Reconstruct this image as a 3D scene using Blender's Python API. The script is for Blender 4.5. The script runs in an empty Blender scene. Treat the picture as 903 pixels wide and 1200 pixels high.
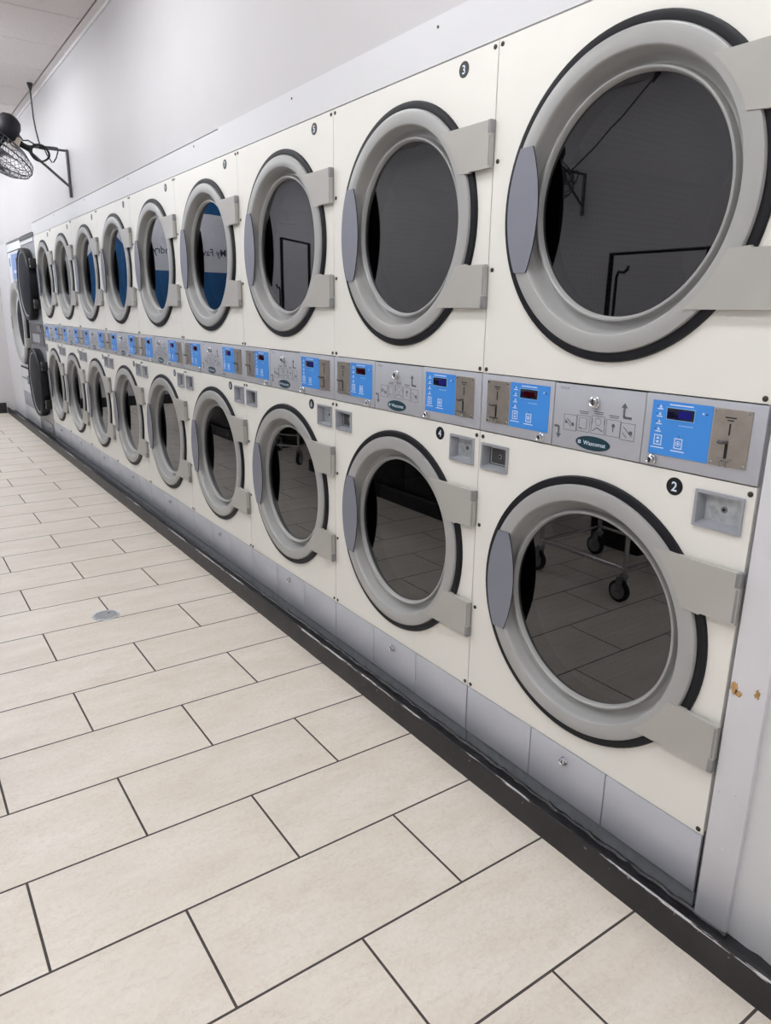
import bpy, bmesh, math, random
from mathutils import Vector, Matrix
R_ = random.Random(7)
PI = math.pi
sc = bpy.context.scene
COL = sc.collection

# ------------------------------------------------------------------ materials
def lin(c):
    def f(v):
        v /= 255.0
        return v / 12.92 if v <= 0.04045 else ((v + 0.055) / 1.055) ** 2.4
    return (f(c[0]), f(c[1]), f(c[2]), 1.0)

class NT:
    """small helper round a node tree"""
    def __init__(s, name):
        s.m = bpy.data.materials.new(name); s.m.use_nodes = True
        s.t = s.m.node_tree; s.b = s.t.nodes['Principled BSDF']
        s.out = s.t.nodes['Material Output']
    def n(s, typ, **kw):
        nd = s.t.nodes.new(typ)
        for k, v in kw.items(): setattr(nd, k, v)
        return nd
    def l(s, a, b): s.t.links.new(a, b)
    def math(s, op, a, b=None, c=None):
        nd = s.n('ShaderNodeMath', operation=op)
        for i, v in enumerate((a, b, c)):
            if v is None: continue
            if isinstance(v, (int, float)): nd.inputs[i].default_value = v
            else: s.l(v, nd.inputs[i])
        return nd.outputs[0]
    def mix(s, fac, a, b):
        nd = s.n('ShaderNodeMix', data_type='RGBA')
        for sock, v in ((nd.inputs[0], fac), (nd.inputs[6], a), (nd.inputs[7], b)):
            if isinstance(v, (int, float, tuple)): sock.default_value = v
            else: s.l(v, sock)
        return nd.outputs[2]
    def noise(s, vec, scale, detail=3.0, rough=0.55):
        nd = s.n('ShaderNodeTexNoise'); nd.inputs['Scale'].default_value = scale
        nd.inputs['Detail'].default_value = detail; nd.inputs['Roughness'].default_value = rough
        if vec is not None: s.l(vec, nd.inputs['Vector'])
        return nd.outputs[0]
    def coord(s, which='Object'):
        return s.n('ShaderNodeTexCoord').outputs[which]
    def bump(s, h, strength=0.2, dist=0.002):
        nd = s.n('ShaderNodeBump'); nd.inputs['Strength'].default_value = strength
        nd.inputs['Distance'].default_value = dist; s.l(h, nd.inputs['Height'])
        s.l(nd.outputs[0], s.b.inputs['Normal'])
    def ramp(s, fac, lo, hi):
        nd = s.n('ShaderNodeMapRange'); s.l(fac, nd.inputs[0])
        nd.inputs[1].default_value = lo; nd.inputs[2].default_value = hi
        return nd.outputs[0]

def simple(name, rgb, rough=0.5, metal=0.0, vary=0.05, scale=8.0, bump=0.0, bscale=200.0, spec=0.5):
    t = NT(name); c = lin(rgb)
    n = t.noise(t.coord(), scale, 4.0)
    d = tuple(max(0, v * (1 - vary)) for v in c[:3]) + (1,)
    e = tuple(min(1, v * (1 + vary)) for v in c[:3]) + (1,)
    t.l(t.mix(t.ramp(n, 0.3, 0.7), d, e), t.b.inputs['Base Color'])
    t.b.inputs['Roughness'].default_value = rough; t.b.inputs['Metallic'].default_value = metal
    t.b.inputs['Specular IOR Level'].default_value = spec
    if bump: t.bump(t.noise(t.coord(), bscale, 2.0), bump, 0.001)
    return t.m

M = {}
M['enamel'] = simple('cream_enamel', (234, 232, 226), 0.38, vary=0.015, scale=3, bump=0.04, bscale=350)
M['cast'] = simple('grey_cast_enamel', (163, 163, 162), 0.3, 0.0, vary=0.03, scale=5, bump=0.03, bscale=300)
M['hinge'] = simple('hinge_grey', (172, 170, 165), 0.36, 0.0, vary=0.03, scale=6)
M['knuckle'] = simple('knuckle_grey', (140, 140, 141), 0.4, 0.3, vary=0.08, scale=30)
M['handle'] = simple('handle_plastic', (124, 126, 138), 0.42, vary=0.02, scale=8, bump=0.05, bscale=500)
M['black'] = simple('black_plastic', (14, 14, 16), 0.45, vary=0.1)
M['rubber'] = simple('black_rubber', (20, 21, 27), 0.5, vary=0.1, scale=14, spec=0.3)
M['panel'] = simple('silver_panel', (180, 182, 190), 0.38, 0.15, vary=0.02, scale=20)
M['kick'] = simple('kick_grey', (190, 192, 201), 0.4, 0.15, vary=0.035, scale=6, bump=0.02)
M['base'] = simple('base_strip_grey', (150, 153, 160), 0.25, 0.35, vary=0.15, scale=30)
M['blue'] = simple('keypad_blue', (64, 140, 222), 0.4, vary=0.015, scale=10)
M['whiteink'] = simple('white_print', (215, 228, 245), 0.5, vary=0.0)
M['darkink'] = simple('dark_print', (92, 95, 104), 0.5, vary=0.0)
M['screen'] = simple('display_window', (16, 14, 40), 0.15, vary=0.15, scale=60)
M['steel'] = simple('brushed_steel', (168, 160, 152), 0.36, 0.65, vary=0.08, scale=40)
M['chrome'] = simple('chrome', (205, 205, 208), 0.18, 1.0, vary=0.02)
M['zinc'] = simple('zinc_plate', (198, 203, 208), 0.4, 0.4, vary=0.2, scale=60)
M['cup'] = simple('coin_cup_grey', (166, 169, 176), 0.4, 0.3, vary=0.05, scale=20)
M['screw'] = simple('screw_head', (70, 66, 60), 0.4, 0.6, vary=0.2, scale=100)
M['logo'] = simple('logo_teal', (24, 58, 70), 0.35, vary=0.02)
M['badge'] = simple('badge_black', (16, 16, 17), 0.4, vary=0.02)
M['drumdark'] = simple('drum_shell_dark', (44, 44, 46), 0.5, 0.4, vary=0.1)
M['shadowgap'] = simple('dark_seam', (40, 40, 42), 0.7, vary=0.05)
M['wall'] = simple('wall_paint', (202, 200, 202), 0.6, vary=0.02, scale=2.2, bump=0.12, bscale=90)
M['wallgloss'] = simple('wall_board_paint', (214, 214, 217), 0.45, vary=0.012, scale=3, bump=0.05, bscale=60)
M['post'] = simple('post_paint', (222, 222, 228), 0.4, vary=0.02, scale=8, bump=0.12, bscale=40)
M['wood'] = simple('bare_wood', (178, 142, 96), 0.8, vary=0.25, scale=60)
M['fanblack'] = simple('fan_black', (20, 21, 27), 0.45, 0.0, vary=0.1, spec=0.3)
M['wire'] = simple('fan_wire', (92, 92, 98), 0.35, 0.6, vary=0.05)
M['blade'] = simple('fan_blade', (120, 120, 126), 0.4, 0.4, vary=0.05)
M['cord'] = simple('cord_black', (34, 34, 38), 0.5, vary=0.05)
M['tag'] = simple('motor_label', (196, 186, 170), 0.6, vary=0.05)
M['stainless'] = simple('stainless_front', (150, 152, 156), 0.34, 0.55, vary=0.05, scale=10)
M['darksteel'] = simple('dark_grey_front', (92, 92, 94), 0.42, 0.4, vary=0.06, scale=10)
M['whitepanel'] = simple('white_panel', (226, 228, 232), 0.35, vary=0.015)
M['bluesign'] = simple('sign_blue', (28, 92, 148), 0.5, vary=0.03)
M['whitesign'] = simple('sign_white', (226, 228, 234), 0.5, vary=0.01)
M['navyink'] = simple('sign_navy', (28, 44, 84), 0.5, vary=0.0)
M['washer'] = simple('charcoal_enamel', (20, 20, 23), 0.4, 0.1, vary=0.05)
M['drain'] = simple('drain_steel', (168, 170, 174), 0.3, 0.7, vary=0.05, scale=60)
M['red'] = simple('red_cloth', (176, 40, 44), 0.8, vary=0.15, scale=20)
M['ceilgrid'] = simple('ceiling_grid', (128, 124, 123), 0.5, vary=0.02)

def ceil_tile():
    t = NT('ceiling_tile'); v = t.coord()
    n = t.noise(v, 55, 4.0, 0.7); n2 = t.noise(v, 1.5, 2.0)
    c = t.mix(t.ramp(n, 0.42, 0.62), lin((224, 217, 215)), lin((236, 231, 229)))
    t.l(t.mix(t.ramp(n2, 0.2, 0.9), c, lin((228, 222, 221))), t.b.inputs['Base Color'])
    t.b.inputs['Roughness'].default_value = 0.9
    t.bump(n, 0.4, 0.003); return t.m
M['ceiltile'] = ceil_tile()

def floor_mat():
    t = NT('floor_tile'); v = t.coord()
    s = t.n('ShaderNodeSeparateXYZ'); t.l(v, s.inputs[0])
    PR, Y0, L = 0.2940, -0.2095, 0.590
    ry = t.math('DIVIDE', t.math('SUBTRACT', s.outputs[1], Y0), PR)
    row = t.math('FLOOR', ry)
    fy = t.math('MULTIPLY', t.math('SUBTRACT', ry, row), PR)
    odd = t.math('MODULO', t.math('ADD', row, 100.0), 2.0)
    # even rows joint at -0.961, odd rows at -0.663
    off = t.math('MULTIPLY_ADD', odd, 0.298, -0.961)
    rx = t.math('DIVIDE', t.math('SUBTRACT', s.outputs[0], off), L)
    cx = t.math('FLOOR', rx)
    fx = t.math('MULTIPLY', t.math('SUBTRACT', rx, cx), L)
    dy = t.math('MINIMUM', fy, t.math('SUBTRACT', PR, fy))
    dx = t.math('MINIMUM', fx, t.math('SUBTRACT', L, fx))
    d = t.math('MINIMUM', dx, dy)
    grout = t.math('LESS_THAN', d, 0.0030)
    comb = t.n('ShaderNodeCombineXYZ'); t.l(cx, comb.inputs[0]); t.l(row, comb.inputs[1])
    wn = t.n('ShaderNodeTexWhiteNoise', noise_dimensions='2D'); t.l(comb.outputs[0], wn.inputs['Vector'])
    # each tile gets its own patch of the stone figure
    sh = t.n('ShaderNodeVectorMath', operation='MULTIPLY_ADD')
    t.l(wn.outputs['Color'], sh.inputs[0]); sh.inputs[1].default_value = (9, 9, 9); t.l(v, sh.inputs[2])
    mp = t.n('ShaderNodeMapping'); mp.inputs['Scale'].default_value = (0.8, 2.2, 1); mp.inputs['Rotation'].default_value = (0, 0, 0.5)
    t.l(sh.outputs[0], mp.inputs[0])
    a = t.noise(mp.outputs[0], 4.5, 6.0, 0.62)
    b = t.noise(sh.outputs[0], 90, 3.0, 0.7)
    vein = t.noise(mp.outputs[0], 7.0, 8.0, 0.7)
    vn = t.math('ABSOLUTE', t.math('SUBTRACT', vein, 0.5))
    vn = t.math('LESS_THAN', vn, 0.008)
    c = t.mix(t.ramp(a, 0.32, 0.68), lin((221, 211, 198)), lin((233, 226, 216)))
    c = t.mix(t.math('MULTIPLY', t.ramp(b, 0.40, 0.75), 0.25), c, lin((186, 174, 160)))
    c = t.mix(t.math('MULTIPLY', vn, 0.22), c, lin((176, 158, 138)))
    c = t.mix(t.math('MULTIPLY', wn.outputs['Value'], 0.14), c, lin((200, 190, 178)))
    gn = t.noise(v, 40, 2.0)
    g = t.mix(gn, lin((48, 44, 43)), lin((86, 79, 75)))
    t.l(t.mix(grout, c, g), t.b.inputs['Base Color'])
    t.l(t.math('MULTIPLY_ADD', grout, 0.4, 0.36), t.b.inputs['Roughness'])
    t.b.inputs['Specular IOR Level'].default_value = 0.4
    h = t.math('ADD', t.math('MULTIPLY', t.ramp(d, 0.002, 0.0045), 1.0), t.math('MULTIPLY', b, 0.06))
    t.bump(h, 0.35, 0.002)
    return t.m
M['floor'] = floor_mat()

def curb_mat():
    t = NT('curb_black'); v = t.coord()
    n = t.noise(v, 14, 5.0, 0.7); n2 = t.noise(v, 160, 2.0)
    c = t.mix(t.ramp(n, 0.35, 0.7), lin((26, 25, 28)), lin((40, 39, 42)))
    # chipped paint that follows the arris
    s = t.n('ShaderNodeSeparateXYZ'); t.l(v, s.inputs[0])
    near = t.math('LESS_THAN', t.math('ABSOLUTE', t.math('SUBTRACT', s.outputs[0], -0.0893)), 0.0022)
    mp = t.n('ShaderNodeMapping'); mp.inputs['Scale'].default_value = (30, 2.2, 30); t.l(v, mp.inputs[0])
    chip = t.math('GREATER_THAN', t.noise(mp.outputs[0], 1.0, 5.0, 0.7), 0.515)
    high = t.math('GREATER_THAN', s.outputs[2], 0.0755)
    sp = t.math('GREATER_THAN', t.noise(v, 70, 1.0), 0.77)
    chip = t.math('MAXIMUM', t.math('MULTIPLY', t.math('MULTIPLY', near, chip), high), t.math('MULTIPLY', sp, 0.35))
    t.l(t.mix(chip, c, lin((190, 190, 192))), t.b.inputs['Base Color'])
    t.b.inputs['Roughness'].default_value = 0.42
    t.bump(t.math('ADD', n, t.math('MULTIPLY', n2, 0.15)), 0.25, 0.004)
    return t.m
M['curb'] = curb_mat()

def glass_mat(name, tint, ior):
    t = NT(name)
    tr = t.n('ShaderNodeBsdfTransparent'); tr.inputs[0].default_value = tint
    clear = t.n('ShaderNodeBsdfTransparent')
    gl = t.n('ShaderNodeBsdfGlossy'); gl.inputs['Roughness'].default_value = 0.0
    gl.inputs['Color'].default_value = (0.95, 0.95, 0.98, 1)
    fr = t.n('ShaderNodeFresnel'); fr.inputs[0].default_value = ior
    mx = t.n('ShaderNodeMixShader'); t.l(fr.outputs[0], mx.inputs[0]); t.l(tr.outputs[0], mx.inputs[1]); t.l(gl.outputs[0], mx.inputs[2])
    bf = t.n('ShaderNodeNewGeometry')
    m2 = t.n('ShaderNodeMixShader'); t.l(bf.outputs['Backfacing'], m2.inputs[0]); t.l(mx.outputs[0], m2.inputs[1]); t.l(clear.outputs[0], m2.inputs[2])
    t.l(m2.outputs[0], t.out.inputs['Surface']); return t.m
M['glass'] = glass_mat('door_glass', (0.21, 0.21, 0.23, 1), 1.92)
M['smoked'] = glass_mat('smoked_glass', (0.10, 0.10, 0.12, 1), 1.5)

def drum_mat():
    t = NT('perforated_drum'); v = t.coord()
    s = t.n('ShaderNodeSeparateXYZ'); t.l(v, s.inputs[0])
    # staggered round holes in cylinder coordinates about the drum axis (the part's own origin)
    ang = t.math('ARCTAN2', s.outputs[2], s.outputs[1])
    P = 0.016
    u = t.math('DIVIDE', t.math('MULTIPLY', ang, 0.30), P)
    w = t.math('DIVIDE', s.outputs[0], P)
    fu = t.math('SUBTRACT', t.math('FRACT', u), 0.5)
    fw = t.math('SUBTRACT', t.math('FRACT', t.math('MULTIPLY_ADD', t.math('FLOOR', u), 0.5, w)), 0.5)
    d = t.math('SQRT', t.math('ADD', t.math('MULTIPLY', fu, fu), t.math('MULTIPLY', fw, fw)))
    rad = t.math('SQRT', t.math('ADD', t.math('MULTIPLY', s.outputs[1], s.outputs[1]), t.math('MULTIPLY', s.outputs[2], s.outputs[2])))
    hole = t.math('MULTIPLY', t.math('LESS_THAN', d, 0.24), t.math('GREATER_THAN', rad, 0.298))
    t.l(t.mix(hole, lin((108, 107, 106)), lin((74, 74, 74))), t.b.inputs['Base Color'])
    t.b.inputs['Metallic'].default_value = 0.4; t.b.inputs['Roughness'].default_value = 0.42
    return t.m
M['drum'] = drum_mat()

def emit(name, rgb, k):
    t = NT(name); e = t.n('ShaderNodeEmission'); e.inputs[0].default_value = rgb; e.inputs[1].default_value = k
    t.l(e.outputs[0], t.out.inputs['Surface']); return t.m
M['digits_blue'] = emit('display_blue', (0.03, 0.03, 0.30, 1), 0.5)
M['digits_red'] = emit('display_red', (0.10, 0.006, 0.012, 1), 0.3)
M['bezel'] = simple('display_bezel', (132, 178, 232), 0.4, vary=0)
M['lamp'] = emit('light_lens', (0.955, 0.98, 1.0, 1), 15.8)

# ------------------------------------------------------------------ mesh building
class MB:
    def __init__(s): s.v = []; s.f = []; s.mi = []; s.mats = []
    def slot(s, m):
        if m not in s.mats: s.mats.append(m)
        return s.mats.index(m)
    def add(s, verts, faces, m):
        o = len(s.v); k = s.slot(m); s.v += [tuple(p) for p in verts]
        for f in faces: s.f.append([i + o for i in f]); s.mi.append(k)
        return s
    def box(s, x0, x1, y0, y1, z0, z1, m, bev=0.0, seg=2):
        x0, x1 = sorted((x0, x1)); y0, y1 = sorted((y0, y1)); z0, z1 = sorted((z0, z1))
        bm = bmesh.new(); bmesh.ops.create_cube(bm, size=1.0)
        for p in bm.verts:
            p.co = Vector(((x0 + x1) / 2 + p.co.x * (x1 - x0), (y0 + y1) / 2 + p.co.y * (y1 - y0), (z0 + z1) / 2 + p.co.z * (z1 - z0)))
        if bev: bmesh.ops.bevel(bm, geom=list(bm.edges), offset=bev, segments=seg, profile=0.5, affect='EDGES')
        return s.bm(bm, m)
    def bm(s, bm, m):
        bm.verts.index_update()
        s.add([p.co for p in bm.verts], [[q.index for q in f.verts] for f in bm.faces], m); bm.free(); return s
    def rev(s, prof, yc, zc, m, n=72, axis=(1, 0, 0), org=None, closed=False):
        """revolve (radius, along) pairs about an axis through (0,yc,zc)"""
        A = Vector(axis).normalized()
        U = A.orthogonal().normalized() if abs(A.x) < 0.999 else Vector((0, 1, 0))
        if abs(A.x) >= 0.999: A = Vector((1, 0, 0)); W = Vector((0, 0, 1))
        else: W = A.cross(U)
        O = Vector(org) if org is not None else Vector((0, yc, zc))
        V = []; F = []
        for r, a in prof:
            for i in range(n):
                t = 2 * PI * i / n
                V.append(O + A * a + (U * math.cos(t) + W * math.sin(t)) * max(r, 1e-5))
        k = len(prof)
        for j in range(k if closed else k - 1):
            j2 = (j + 1) % k
            for i in range(n):
                i2 = (i + 1) % n
                F.append((j * n + i, j2 * n + i, j2 * n + i2, j * n + i2))
        return s.add(V, F, m)
    def disc(s, yc, zc, r, x0, x1, m, n=32, b=0.0):
        """solid disc facing -X, from x0 (back) to x1 (front, smaller x)"""
        if b: return s.rev([(0, x0), (r, x0), (r, x1 + b), (r - b, x1), (0, x1)], yc, zc, m, n)
        return s.rev([(0, x0), (r, x0), (r, x1), (0, x1)], yc, zc, m, n)
    def plate(s, pts, x0, x1, m, mback=None):
        """(y,z) outline, drawn in any sense, from x0 (back) to x1 (front)"""
        ar = sum(pts[i][0] * pts[(i + 1) % len(pts)][1] - pts[(i + 1) % len(pts)][0] * pts[i][1] for i in range(len(pts)))
        if ar < 0: pts = pts[::-1]
        n = len(pts)
        V = [(x0, p[0], p[1]) for p in pts] + [(x1, p[0], p[1]) for p in pts]
        s.add(V, [list(range(n, 2 * n))[::-1]], m)
        s.add(V, [list(range(n))], mback or m)
        s.add(V, [(i, (i + 1) % n, n + (i + 1) % n, n + i) for i in range(n)], mback or m)
        return s
    def tube(s, pts, r, m, n=8, closed=False, cap=True):
        P = [Vector(p) for p in pts]; k = len(P); V = []; F = []
        up = None
        for i, p in enumerate(P):
            a = P[(i - 1) % k] if closed else P[max(i - 1, 0)]
            b = P[(i + 1) % k] if closed else P[min(i + 1, k - 1)]
            d = (b - a).normalized()
            if up is None: up = d.orthogonal().normalized()
            up = (up - d * up.dot(d))
            up = up.normalized() if up.length > 1e-6 else d.orthogonal().normalized()
            w = d.cross(up)
            rr = r[i] if isinstance(r, (list, tuple)) else r
            for j in range(n):
                t = 2 * PI * j / n
                V.append(p + (up * math.cos(t) + w * math.sin(t)) * rr)
        for i in range(k if closed else k - 1):
            i2 = (i + 1) % k
            for j in range(n):
                j2 = (j + 1) % n
                F.append((i * n + j, i * n + j2, i2 * n + j2, i2 * n + j))
        if cap and not closed:
            F.append(list(range(n))[::-1]); F.append(list(range((k - 1) * n, k * n)))
        return s.add(V, F, m)
    def bar(s, y0, z0, y1, z1, w, x0, x1, m):
        """a flat stroke on the front plane"""
        d = Vector((y1 - y0, z1 - z0)); L = d.length or 1e-6; d /= L; p = Vector((-d.y, d.x)) * w / 2
        return s.plate([(y0 + p.x, z0 + p.y), (y0 - p.x, z0 - p.y), (y1 - p.x, z1 - p.y), (y1 + p.x, z1 + p.y)], x0, x1, m)
    def frame(s, y0, y1, z0, z1, w, x0, x1, m):
        s.box(x0, x1, y0, y1, z1 - w, z1, m); s.box(x0, x1, y0, y1, z0, z0 + w, m)
        s.box(x0, x1, y0, y0 + w, z0 + w, z1 - w, m); s.box(x0, x1, y1 - w, y1, z0 + w, z1 - w, m); return s
    def text(s, body, yc, zc, x, h, m, depth=0.0004, bold=0.0, sx=1.0, face='-X', width=None):
        """lettering centred at (yc,zc) with letter height h; face -X reads from the aisle"""
        cu = bpy.data.curves.new('lettering', 'FONT'); cu.body = body; cu.size = 1.0
        cu.align_x = 'CENTER'; cu.offset = bold; cu.resolution_u = 3
        o = bpy.data.objects.new('lettering', cu); COL.objects.link(o)
        me = bpy.data.meshes.new_from_object(o.evaluated_get(bpy.context.evaluated_depsgraph_get()))
        xs = [p.co.x for p in me.vertices]; ys = [p.co.y for p in me.vertices]
        if xs:
            k = h / 0.70; mx = (min(xs) + max(xs)) / 2; my = 0.35
            kx = (width / (max(xs) - min(xs))) if width else k * sx
            V = []; F = [list(f.vertices) for f in me.polygons]
            for p in me.vertices:
                a, b = (p.co.x - mx) * kx, (p.co.y - my) * k
                V.append((x, yc - a, zc + b) if face == '-X' else (yc + a, x, zc + b))
            nv = len(V)
            dd = (-depth, 0, 0) if face == '-X' else (0, -depth, 0)
            T = [(p[0] + dd[0], p[1] + dd[1], p[2] + dd[2]) for p in V]
            s.add(T, F, m)
        bpy.data.objects.remove(o); bpy.data.curves.remove(cu); bpy.data.meshes.remove(me)
        return s
    def build(s, name, parent=None, org=(0, 0, 0), smooth=30.0):
        me = bpy.data.meshes.new(name)
        o_ = Vector(org)
        me.from_pydata([tuple(Vector(p) - o_) for p in s.v], [], s.f)
        for m in s.mats: me.materials.append(m)
        me.polygons.foreach_set('material_index', s.mi)
        b_ = bmesh.new(); b_.from_mesh(me); bmesh.ops.recalc_face_normals(b_, faces=b_.faces[:]); b_.to_mesh(me); b_.free()
        if smooth:
            me.polygons.foreach_set('use_smooth', [True] * len(me.polygons))
            me.set_sharp_from_angle(angle=math.radians(smooth))
        me.update()
        o = bpy.data.objects.new(name, me); COL.objects.link(o)
        if parent is not None:
            o.parent = parent
            o.location = o_ - BASE[parent.name]
            BASE[o.name] = o_
        else:
            o.location = o_
            BASE[o.name] = o_
        return o
BASE = {}

def tag(o, label=None, cat=None, group=None, kind=None):
    if label: o['label'] = label
    if cat: o['category'] = cat
    if group: o['group'] = group
    if kind: o['kind'] = kind
    return o
def thing(name, base, label, cat, group=None):
    o = bpy.data.objects.new(name, None); COL.objects.link(o)
    o.empty_display_size = 0.1; o.location = base; BASE[o.name] = Vector(base)
    return tag(o, label, cat, group)
def copy_tree(o, parent=None):
    c = o.copy(); COL.objects.link(c)
    if parent is not None: c.parent = parent
    for ch in list(o.children): copy_tree(ch, c)
    return c
def arc(yc, zc, r, a0, a1, n):
    return [(yc + r * math.cos(a0 + (a1 - a0) * i / n), zc + r * math.sin(a0 + (a1 - a0) * i / n)) for i in range(n + 1)]

# ------------------------------------------------------------------ room shell
XW, XO, YF, YB, ZC = 0.012, -3.65, 9.82, -3.4, 3.06
def struct(mb, name, smooth=30): return tag(mb.build(name, smooth=smooth), kind='structure')

struct(MB().box(XO - .1, 1.3, YB - .1, YF + .1, -0.12, 0.0, M['floor']), 'floor')

# dropped ceiling: tiles 0.61 x 1.22 with open joints over a grid
cb = MB(); cb.box(XO - .1, 1.3, YB - .1, YF + .1, ZC + .02, ZC + .12, M['ceilgrid'])
ys = 4.552 - 0.6096 * 14
xs0 = -0.040
row = 0; y = ys
while y < YF:
    x = xs0; ci = 0
    while x > XO:
        xa, xb = x, max(x - 1.2192, XO + .01)
        ya, yb = max(y, YB), min(y + .6096, YF)
        if yb - ya > .05 and xa - xb > .05:
            cb.box(xb + .0045, xa - .0045, ya + .007, yb - .007, ZC - .004, ZC + .03, M['ceiltile'], 0.004, 1)
        x -= 1.2192; ci += 1
    y += .6096; row += 1
struct(cb, 'ceiling')
struct(MB().box(-.036, XW, YB, YF, ZC - .004, ZC + .02, M['ceiltile']).box(.004, XW, YB, YF, ZC - .026, ZC - .004, M['wallgloss']), 'trim_1')

for (lx, ly) in [(lx, ly) for ly in (-1.9, .55, 3.0, 5.45, 7.5, 9.1) for lx in (-.92, -2.35)]:  # unseen; back column and far row added to light opposite and end walls
    o = (lx, ly, ZC - .004)
    t = thing('ceiling_light', o, 'unseen white wraparound fluorescent fixture placed on the ceiling to light the aisle', 'ceiling light', 'fluorescent fixtures over the aisle')
    MB().box(lx - .125, lx + .125, ly - .58, ly + .58, ZC - .115, ZC - .040, M['lamp'], .025, 3).build('diffuser', t, org=o)  # lens form chosen to throw light up onto the ceiling
    fr = MB(); fr.box(lx - .05, lx + .05, ly - .61, ly + .61, ZC - .045, ZC - .004, M['whitepanel'], .003, 1)
    for q in (ly - .61, ly + .585): fr.box(lx - .135, lx + .135, q, q + .025, ZC - .118, ZC - .035, M['whitepanel'], .004, 1)
    fr.build('frame', t, org=o)

NST, SW = 9, 0.80
YE = NST * SW            # far end of the row of stacks
# wall above the dryers, with the boxed-in strip that closes the gap
struct(MB().box(XW, .30, -0.10, YF, 2.119, ZC + .02, M['wall'])
       .box(XW, .30, YE + .06, YF, 2.045, 2.119, M['wall']), 'wall_right')
st = MB()
st.box(.004, .045, 2.60, YE + .06, 2.001, 2.109, M['wallgloss'])
st.box(.004, .045, -.10, 2.60, 2.001, 2.117, M['wallgloss'])
for yy in (.3, 1.05, 1.9, 2.9, 4.0, 5.1, 6.2): st.disc(yy, 2.09, .004, .006, .002, M['screw'], 10)
struct(st, 'trim_2')
# wall beside the row, behind the post
struct(MB().box(.004, .30, YB, -.086, 0.0, ZC + .02, M['wallgloss']), 'wall_side')
pb = MB(); pb.box(-.008, .05, -.086, -.010, .030, ZC, M['post'], .002, 2)
def blotch(cy, cz, ry, rz, seed):
    r = random.Random(seed); n = 22
    return [(cy + ry * math.cos(2 * PI * i / n) * r.uniform(.45, 1.05), cz + rz * math.sin(2 * PI * i / n) * r.uniform(.45, 1.05)) for i in range(n)]
pb.plate(blotch(-.019, .611, .010, .017, 3), -.0078, -.0084, M['wood'])
pb.plate(blotch(-.030, .602, .009, .009, 5), -.0078, -.0084, M['wood'])
pb.plate(blotch(-.068, .616, .008, .014, 8), -.0078, -.0084, M['wood'])
for (cy, cz) in ((-.022, .36), (-.05, .23), (-.016, .3), (-.058, .37), (-.04, .85)): pb.disc(cy, cz, .003, -.0075, -.0095, M['post'], 10)
struct(pb, 'trim_3')
struct(MB().box(XO - .1, 1.3, YF, YF + .1, 0, ZC + .02, M['wall']), 'wall_back')
struct(MB().box(XO - .1, XO, YB, YF, 0, ZC + .02, M['wall']), 'wall_left')
struct(MB().box(XO - .1, 1.3, YB - .1, YB, 0, ZC + .02, M['wall']), 'wall_front')
bb = MB(); bb.box(XO, -.10, YF - .012, YF, 0, .135, M['curb'], .003, 1)
struct(bb, 'baseboard_back')
struct(MB().box(XO, XO + .012, YB, YF - .02, 0, .10, M['curb'], .003, 1), 'baseboard_left')

# black painted curb under the machines
cu = MB()
prof = [(-.0933, 0.0), (-.0920, .075), (-.0905, .0800), (-.0860, .0805), (-.0810, .0760), (-.070, .062), (-.040, .040), (-.018, .029), (.06, .0275), (.06, 0.0)]
nseg = 420
Vs = []; Fs = []
ya, yb = -1.6, 9.80
for i in range(nseg + 1):
    yy = ya + (yb - ya) * i / nseg
    for (px, pz) in prof:
        j = 1 if px > -.084 and px < .0 else 0
        Vs.append((px + R_.uniform(-.0006, .0006) * (1 if px < .05 else 0), yy, pz + (R_.uniform(-.0035, .0030) if j else 0)))
k = len(prof)
for i in range(nseg):
    for j in range(k):
        j2 = (j + 1) % k
        Fs.append((i * k + j, i * k + j2, (i + 1) * k + j2, (i + 1) * k + j))
Fs.append(list(range(k))); Fs.append(list(range(nseg * k, nseg * k + k))[::-1])
cu.add(Vs, Fs, M['curb'])
# rough black sealant along the foot of the machines
pts = []; rr = []
for i in range(360):
    yy = -.09 + (7.2 + .09) * i / 359
    pts.append((-.004 + R_.uniform(-.004, .002), yy, .027 + R_.uniform(-.002, .002))); rr.append(R_.uniform(.004, .009))
cu.tube(pts, rr, M['curb'], 7)
struct(cu, 'trim_4', 40)

# floor cleanout cover
t = thing('drain_cover', (-.688, 2.487, 0.0), 'round grey metal drain cover set in the tiled aisle floor', 'drain cover')
MB().rev([(0, .0042), (.046, .0042), (.0475, .003), (.0475, .0005)], 0, 0, M['drain'], 40, axis=(0, 0, 1), org=(-.688, 2.487, 0)).build('lid', t, org=(-.688, 2.487, 0))
MB().rev([(.0485, .0005), (.0485, .0042), (.056, .004), (.058, .0005)], 0, 0, M['zinc'], 40, axis=(0, 0, 1), org=(-.688, 2.487, 0)).build('rim', t, org=(-.688, 2.487, 0))
MB().rev([(0, .0075), (.005, .0065), (.006, .0040)], 0, 0, M['chrome'], 14, axis=(0, 0, 1), org=(-.672, 2.500, 0)).build('screw', t, org=(-.672, 2.500, 0))

# ------------------------------------------------------------------ the stacked dryers
YC, ZU, ZL = 0.395, 1.589, 0.627
RG, RR, RV = 0.345, 0.324, 0.244    # gasket, ring, glass
XF = -.016                          # ring face

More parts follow.
